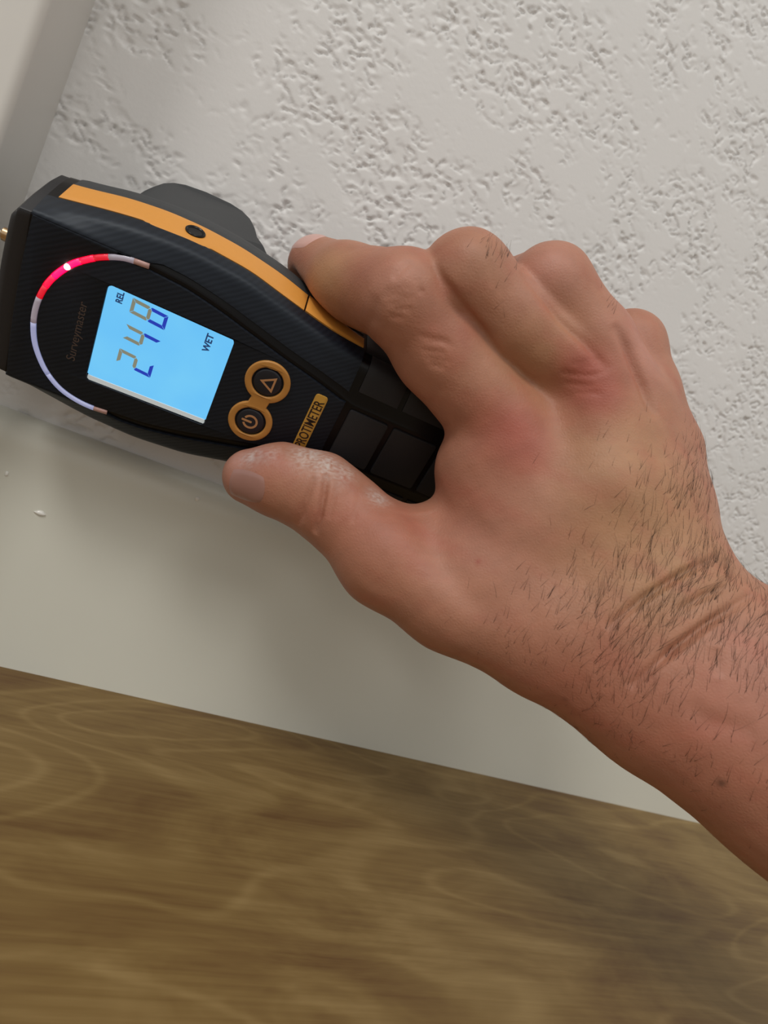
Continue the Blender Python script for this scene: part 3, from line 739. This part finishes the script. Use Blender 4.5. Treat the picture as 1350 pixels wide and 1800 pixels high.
# creases: (points on the skin, depth, half width)
CREASES = [
    ([(53.14, -91.57, 133.16), (52.99, -93.02, 126.63), (53.98, -91.62, 119.25), (55.03, -88.18, 114.66)], 1.0, 1.1), ([(56.78, -91.51, 135.82), (57.58, -95.12, 128.79), (58.78, -95.81, 122.01), (60.39, -93.26, 114.88)], 1.7, 1.1), ([(61.17, -93.42, 135.10), (61.01, -96.80, 128.33), (61.74, -97.67, 122.05)], 0.5, 1.0), ([(65.52, -95.85, 133.61), (65.05, -99.59, 125.20)], 0.4, 1.0), ([(68.73, -96.74, 133.73), (68.77, -102.02, 124.00)], 0.3, 1.0),
    ([(89.15, -102.37, 135.70), (91.50, -112.55, 129.65), (95.53, -120.67, 124.22), (104.03, -128.92, 118.78), (115.17, -135.47, 115.84)], 1.7, 7.0),
    ([(58.70, -107.09, 209.26), (65.27, -110.58, 204.95), (78.49, -109.68, 199.80), (89.70, -110.22, 194.99)], 0.8, 1.4), ([(84.35, -112.49, 219.40), (91.18, -115.33, 215.93), (101.53, -118.24, 210.66), (111.13, -121.00, 207.24), (121.03, -125.14, 202.29)], 1.0, 1.6), ([(117.45, -122.65, 216.71), (125.15, -124.46, 211.01), (133.85, -127.40, 203.26), (140.03, -131.51, 194.42)], 1.8, 2.0),
    ([(63.54, -96.44, 131.72), (64.08, -99.24, 122.66)], 0.35, 1.0),
    ([(166.12, -153.67, 160.84), (154.75, -154.84, 151.64), (145.35, -154.21, 140.01), (138.26, -153.25, 127.39)], 1.5, 1.3),
    ([(168.28, -159.73, 153.54), (160.47, -159.83, 147.67), (154.11, -159.59, 140.50)], 1.2, 1.3),
    ([(175.92, -162.18, 154.00), (162.30, -164.08, 141.08), (154.58, -163.93, 130.34), (147.22, -162.06, 114.30)], 2.4, 1.3),
    ([(163.98, -168.62, 135.21), (164.61, -172.74, 128.21)], 0.7, 2.0), ([(158.43, -171.94, 117.95), (165.17, -176.56, 115.90), (174.91, -182.55, 119.11)], 0.7, 3.0),
    ([(108.42, -118.95, 196.04), (116.85, -123.62, 198.85), (120.70, -125.04, 202.15)], 0.42, 1.0), ([(111.18, -118.76, 193.88), (118.79, -124.82, 195.81)], 0.32, 1.0), ([(109.23, -120.62, 199.35), (118.28, -123.67, 204.98)], 0.29, 0.9),
    ([(56.52, -110.16, 199.05), (57.70, -110.19, 200.92)], 0.37, 1.0), ([(47.08, -105.40, 195.55), (54.45, -109.84, 199.37)], 0.37, 0.9), ([(49.71, -106.24, 192.64), (55.38, -109.70, 196.15)], 0.37, 0.9), ([(48.29, -107.06, 199.64), (51.42, -106.49, 207.55)], 0.48, 1.4), ([(51.80, -105.36, 189.59), (56.28, -108.04, 191.14)], 0.32, 0.9),
    ([(62.65, -107.64, 188.09), (71.99, -110.69, 190.37)], 0.37, 0.9), ([(65.82, -107.33, 184.76), (72.84, -110.48, 186.53)], 0.37, 0.9), ([(69.46, -107.36, 181.55), (74.85, -110.00, 182.80)], 0.37, 0.9),
    ([(74.53, -113.26, 221.45), (79.96, -115.51, 208.94)], 0.29, 1.0), ([(71.84, -114.92, 217.95), (76.37, -115.50, 209.98)], 0.29, 1.0),
    ([(47.23, -104.83, 193.83), (51.43, -108.45, 196.03), (56.35, -110.01, 197.33)], 0.34, 0.9), ([(51.97, -106.91, 191.61), (56.86, -109.48, 194.47)], 0.34, 0.9), ([(65.59, -108.28, 187.13), (69.56, -110.10, 189.27), (74.32, -111.04, 189.70)], 0.34, 0.9), ([(67.38, -107.15, 182.95), (75.08, -110.67, 184.84)], 0.34, 0.9), ([(111.82, -121.30, 198.95), (119.23, -124.29, 203.25)], 0.34, 0.9), ([(115.18, -121.17, 192.13), (121.56, -126.90, 194.36)], 0.34, 0.9),
    ([(52.38, -83.49, 184.46), (48.71, -100.57, 187.73), (46.32, -103.89, 193.86)], 0.5, 2.0),
]
def seg_dist(p, a, b):
    a = np.array(a); b = np.array(b); ab = b-a; t = np.clip(((p-a)@ab)/(ab@ab), 0, 1)
    return np.linalg.norm(p-(a+t[:, None]*ab), axis=1), t
disp_ = np.zeros(len(HV))
for c, r, hgt in [((188.18, -142.14, 159.39), 11, -3.2), ((192.56, -153.99, 154.76), 9, 1.2)]:
    disp_ += hgt*np.exp(-(np.linalg.norm(HV-np.array(c), axis=1)/r)**2)
for pts, dep, wd in CREASES:
    dd = np.full(len(HV), 1e9); ss = np.zeros(len(HV)); s0_ = 0.0
    for a, b_ in zip(pts[:-1], pts[1:]):
        d1, t1 = seg_dist(HV, a, b_); ln_ = np.linalg.norm(np.array(b_)-np.array(a)); m_ = d1 < dd
        dd[m_] = d1[m_]; ss[m_] = s0_+t1[m_]*ln_; s0_ += ln_
    dep = dep*1.15*np.sqrt(np.clip(np.sin(np.pi*ss/s0_), 0, 1))
    disp_ -= dep*np.exp(-(dd/wd)**2)
# bumps and hollows: (point, radius, height)
for c, r, hgt in [((99.72, -117.24, 173.77), 15, 1.3), ((116.69, -123.44, 197.21), 13, 1.2), ((132.94, -131.34, 192.82), 11, 0.8), ((111.13, -115.71, 188.12), 12, -1.2), ((127.27, -131.77, 187.74), 9, -0.8), ((120.43, -131.61, 167.81), 14, 0.9),
                  ((113.36, -126.37, 166.14), 12, -0.7), ((130.54, -139.00, 172.99), 12, 0.6), ((102.42, -125.24, 125.99), 20, -1.0), ((83.95, -100.51, 135.08), 10, -0.5), ((134.31, -128.23, 200.71), 7, -0.9), ((160.34, -165.21, 136.32), 14, 0.8), ((143.74, -158.78, 115.43), 14, -0.8)]:
    disp_ += hgt*np.exp(-(np.linalg.norm(HV-np.array(c), axis=1)/r)**2)
# gentle unevenness of the skin
disp_ += 0.16*perlin2(HV[:, 0]/7+HV[:, 1]/9, HV[:, 2]/7-HV[:, 1]/8, 21)
HV2 = HV+HN*disp_[:, None]
# skin colour: blotches that belong to the skin itself
colr = np.tile(np.array([0.405, 0.184, 0.115]), (len(HV), 1))
def stain(c, r, col, amt):
    w_ = amt*np.exp(-(np.linalg.norm(HV-np.array(c), axis=1)/r)**2)
    global colr
    colr = colr*(1-w_[:, None])+np.array(col)*w_[:, None]
RED = (0.365, 0.102, 0.068); PINK = (0.50, 0.235, 0.180); YEL = (0.43, 0.240, 0.120); BRN = (0.40, 0.215, 0.125); DRK = (0.10, 0.045, 0.03)
for px_, r_, c_, a_ in [
    ((68.83, -110.05, 190.84), 10, RED, .3), ((73.85, -115.18, 217.09), 10, BRN, .4), ((91.39, -113.70, 224.26), 12, PINK, .6), ((127.79, -121.84, 217.66), 12, PINK, .7), ((134.59, -124.48, 210.72), 10, PINK, .5),
    ((33.26, -79.67, 198.30), 9, YEL, .7), ((29.15, -70.67, 197.55), 6, YEL, .4), ((102.02, -116.45, 196.13), 16, YEL, .5), ((118.00, -125.93, 175.84), 22, YEL, .4), ((138.77, -145.67, 152.56), 25, YEL, .45), ((151.62, -153.15, 151.56), 22, YEL, .6), ((141.42, -143.54, 172.24), 20, YEL, .4), ((130.46, -133.63, 185.74), 12, YEL, .4),
    ((30.18, -74.91, 126.37), 9, PINK, .5), ((37.87, -82.03, 131.58), 8, RED, .35), ((81.79, -109.35, 128.46), 14, RED, .35), ((67.77, -100.37, 127.42), 14, RED, .3), ((35.65, -77.92, 116.98), 8, RED, .3),
    ((99.36, -116.03, 146.76), 16, RED, .25), ((165.58, -176.97, 110.78), 26, RED, .35), ((138.76, -150.26, 103.81), 20, RED, .35), ((173.25, -176.10, 134.08), 18, PINK, .4),
    ((110.27, -127.85, 143.48), 20, PINK, .25), ((47.65, -106.36, 201.62), 10, PINK, .3), ((41.10, -95.15, 201.89), 8, RED, .3),
    ((173.97, -180.85, 101.05), 1.3, DRK, .8), ((104.98, -125.27, 129.88), 0.9, RED, .9), ((139.70, -148.74, 101.22), 0.9, DRK, .5),
    ((101.94, -118.47, 173.41), 12, RED, .95), ((94.42, -114.07, 172.87), 9, RED, .4), ((106.91, -122.38, 167.95), 9, RED, .7), ((115.42, -122.97, 200.17), 9, RED, 1.0), ((120.27, -125.97, 194.54), 10, RED, .95), ((110.78, -121.23, 200.05), 6, RED, .4)]:
    stain(px_, r_, c_, a_)
# dry white plaster dust on the thumb pad
dustm = np.zeros(len(HV))
for c, r, a_ in [((33.50, -76.18, 131.14), 4.5, .7), ((38.16, -80.12, 134.20), 4, .5), ((50.68, -83.67, 139.04), 6.5, .85), ((56.26, -88.56, 138.76), 5.5, .9), ((61.51, -90.29, 138.31), 5, .7), ((75.64, -96.27, 135.15), 4.0, .75)]:
    dustm = np.maximum(dustm, a_*np.exp(-(np.linalg.norm(HV-np.array(c), axis=1)/r)**2))
dn = 0.5+0.5*perlin2(HV[:, 0]/1.3, HV[:, 2]/1.3+HV[:, 1], 31)*1.6
dustm = np.clip(dustm*np.clip(dn*1.5-0.2, 0, 1), 0, 0.8)
colr = colr*(1-dustm[:, None])+np.array((0.62, 0.56, 0.52))*dustm[:, None]
mo = np.clip(perlin2(HV[:, 0]/8+HV[:, 1]/11, HV[:, 2]/8, 51)*1.3+0.35*perlin2(HV[:, 0]/3, HV[:, 2]/3+HV[:, 1]/3, 52), 0, 1)*0.45*(1-dustm)
colr = colr*(1-mo[:, None])+np.array(RED)*mo[:, None]*1.05
colr *= (1+0.10*perlin2(HV[:, 0]/9, HV[:, 2]/9+HV[:, 1]/9, 41)+0.06*perlin2(HV[:, 0]/3, HV[:, 2]/3+HV[:, 1]/3, 42))[:, None]

person = bpy.data.objects.new('person', None); COL.objects.link(person)
person.empty_display_size = 0.02
tag(person, 'bare right hand and hairy forearm gripping the moisture meter', 'person')
skin_m, nt, b = new_mat('skin')
at = N(nt, 'ShaderNodeAttribute', attribute_name='skin_tone')
nt.links.new(at.outputs['Color'], b.inputs['Base Color'])
b.inputs['Roughness'].default_value = 0.5; b.inputs['Specular IOR Level'].default_value = 0.38
b.inputs['Subsurface Weight'].default_value = 0.12; b.inputs['Subsurface Radius'].default_value = (1.0, 0.35, 0.2); b.inputs['Subsurface Scale'].default_value = 0.002
tc = N(nt, 'ShaderNodeTexCoord')
vo = N(nt, 'ShaderNodeTexVoronoi', i_Scale=1100.0, feature='DISTANCE_TO_EDGE'); nt.links.new(tc.outputs['Object'], vo.inputs['Vector'])
ns = N(nt, 'ShaderNodeTexNoise', i_Scale=420.0, i_Detail=4.0); nt.links.new(tc.outputs['Object'], ns.inputs['Vector'])
am = N(nt, 'ShaderNodeMath', operation='ADD'); nt.links.new(vo.outputs[0], am.inputs[0]); nt.links.new(ns.outputs['Fac'], am.inputs[1])
bp = N(nt, 'ShaderNodeBump', i_Strength=0.22, i_Distance=0.0004)
nt.links.new(am.outputs[0], bp.inputs['Height']); nt.links.new(bp.outputs['Normal'], b.inputs['Normal'])
pc0 = np.array((162.58, -144.96, 125.83))
person.location = pc0*S
me = bpy.data.meshes.new('arm')
vv_ = (HV2-pc0)*S
me.vertices.add(len(vv_)); me.vertices.foreach_set('co', vv_.ravel())
me.loops.add(HF.size); me.loops.foreach_set('vertex_index', HF.ravel().astype(np.int32))
me.polygons.add(len(HF)); me.polygons.foreach_set('loop_start', np.arange(0, HF.size, 4, dtype=np.int32))
me.polygons.foreach_set('use_smooth', np.ones(len(HF), bool)); me.update(calc_edges=True)
ca = me.attributes.new('skin_tone', 'FLOAT_COLOR', 'POINT')
ca.data.foreach_set('color', np.c_[colr, np.ones(len(colr))].astype(np.float32).ravel())
me.materials.append(skin_m)
arm = bpy.data.objects.new('arm', me); COL.objects.link(arm); arm.parent = person

# nails
nail_m = plain('nail_plate', (0.35, 0.180, 0.145), rough=0.28, spec=0.5, var=0.06, vscale=400)
nail2_m = plain('fingernail_plate', (0.62, 0.36, 0.31), rough=0.3, spec=0.5, var=0.05, vscale=400)
def nail(name, c, nor, axis, wd, ln, mat, lift=0.35, n=13):
    c = np.array(c, float); nor = np.array(nor, float); nor /= np.linalg.norm(nor)
    ax = np.array(axis, float); ax -= nor*(ax@nor); ax /= np.linalg.norm(ax); sd = np.cross(nor, ax)
    g = np.linspace(-1, 1, n); pts = []
    for i in range(n):
        for j in range(n):
            x, y = g[i], g[j]
            # squircle outline
            sx = x*math.sqrt(max(0, 1-0.30*y*y)); sy = y*math.sqrt(max(0, 1-0.30*x*x))
            pts.append(c+sd*sx*wd+ax*sy*ln)
    p = np.array(pts)+nor*12
    for _ in range(40):
        p -= nor*np.clip(hand_sdf(p), -2, 2)[:, None]*0.9
    rim_ = np.maximum(np.abs(np.repeat(g, n)), np.abs(np.tile(g, n)))
    up = p+grad_sdf(p)*(lift*np.where(rim_ > 0.95, 0.1, 1.0))[:, None]
    lowr = p-grad_sdf(p)*0.5
    v = np.concatenate([up, lowr])-pc0; f = []
    for i in range(n-1):
        for j in range(n-1):
            q = (i*n+j, i*n+j+1, (i+1)*n+j+1, (i+1)*n+j); f.append(q); f.append(tuple(n*n+t for t in reversed(q)))
    per = [i*n for i in range(n)]+[(n-1)*n+j for j in range(1, n)]+[i*n+n-1 for i in range(n-2, -1, -1)]+[j for j in range(n-2, 0, -1)]
    for a, b_ in zip(per, per[1:]+per[:1]): f.append((a, b_, n*n+b_, n*n+a))
    o = mesh_obj(name, v, f, mat, person); fix_normals(o); smooth_by_angle(o, 60); return o
tv = lambda a, b_: np.array(a, float)-np.array(b_, float)
nail('thumbnail', (35.23, -77.24, 120.42), tv((32.97, -100.02, 120.99), (36.70, -67.91, 122.60)), tv((29.40, -65.35, 119.33), (60.19, -78.87, 126.83)), 5.6, 6.2, nail_m, 0.22)
nail('fingernail', (26.51, -50.16, 211.61), tv((22.91, -63.66, 213.51), (33.13, -49.02, 205.41)), tv((21.32, -33.31, 208.60), (43.33, -68.55, 200.81)), 6.2, 7.0, nail2_m)

# hair
hair_m = plain('dark_body_hair', (0.06, 0.032, 0.018), rough=0.5, spec=0.4)
dens = np.zeros(len(HV2))
for c, r, a_ in [((152.13, -156.37, 145.25), 22, 1.0), ((146.77, -158.23, 131.12), 24, 1.0), ((161.30, -155.78, 155.64), 14, 1.1), ((165.80, -166.74, 140.46), 22, 0.9), ((145.42, -160.12, 118.46), 18, 0.7), ((148.54, -147.41, 162.25), 18, 0.55), ((156.05, -144.36, 174.00), 14, 0.8), ((133.95, -148.01, 132.53), 18, 0.55),
                 ((131.13, -149.51, 118.87), 18, 0.35), ((122.41, -141.50, 120.54), 16, 0.25), ((170.30, -178.15, 123.52), 26, 0.3), ((175.10, -169.41, 146.24), 18, 0.8), ((161.53, -135.98, 186.53), 9, 0.7), ((133.65, -142.02, 167.09), 16, 0.12), ((74.70, -115.40, 216.01), 8, 0.45), ((115.64, -119.91, 221.89), 5, 0.25), ((159.76, -146.63, 88.34), 20, 0.12)]:
    dens = np.maximum(dens, a_*np.exp(-(np.linalg.norm(HV2-np.array(c), axis=1)/r)**2))
dens *= 1.0
NH = 1700
pk = rng.choice(len(HV2), NH, p=dens/dens.sum())
flow = tv((182.18, -142.27, 155.97), (175.22, -141.76, 132.29)); flow /= np.linalg.norm(flow)
axisv = tv((153.90, -132.69, 128.49), (211.58, -175.69, 106.41)); axisv /= np.linalg.norm(axisv)
hv = []; hf = []
for i in pk:
    p = HV2[i]+rng.normal(0, 0.5, 3); nr = HN[i]; p = p-nr*(((p-HV2[i])@nr)+0.25)
    fl = flow*rng.normal(1.0, 0.12)+axisv*(0.25+rng.normal(0, 0.22)+0.5*float(perlin2(np.array(p[0]/22), np.array(p[2]/22), 61)))+rng.normal(0, 0.05, 3)
    fl -= nr*(fl@nr); fl /= np.linalg.norm(fl)+1e-9
    ln = rng.uniform(5.0, 13.0)*(0.5+0.5*min(1, dens[i])); lift = rng.uniform(0.06, 0.34); curl = rng.uniform(-0.22, 0.22)
    sd = np.cross(nr, fl); r0 = rng.uniform(0.035, 0.07)
    segs = 4; b0 = len(hv)
    for s in range(segs+1):
        t = s/segs
        c = p+fl*ln*t+nr*(lift*ln*t*(1.1-0.75*t))+sd*curl*ln*t*t
        rr_ = r0*(1-0.8*t)
        for a in (0, 2.094, 4.189): hv.append(c+(sd*math.cos(a)+nr*math.sin(a))*rr_)
    for s in range(segs):
        for a in range(3):
            hf.append((b0+s*3+a, b0+s*3+(a+1) % 3, b0+(s+1)*3+(a+1) % 3, b0+(s+1)*3+a))
ho = mesh_obj('arm_hair', np.array(hv)-pc0, hf, hair_m, person, smooth=True)
tag(ho, 'fine dark hairs on wrist and forearm', kind='stuff')
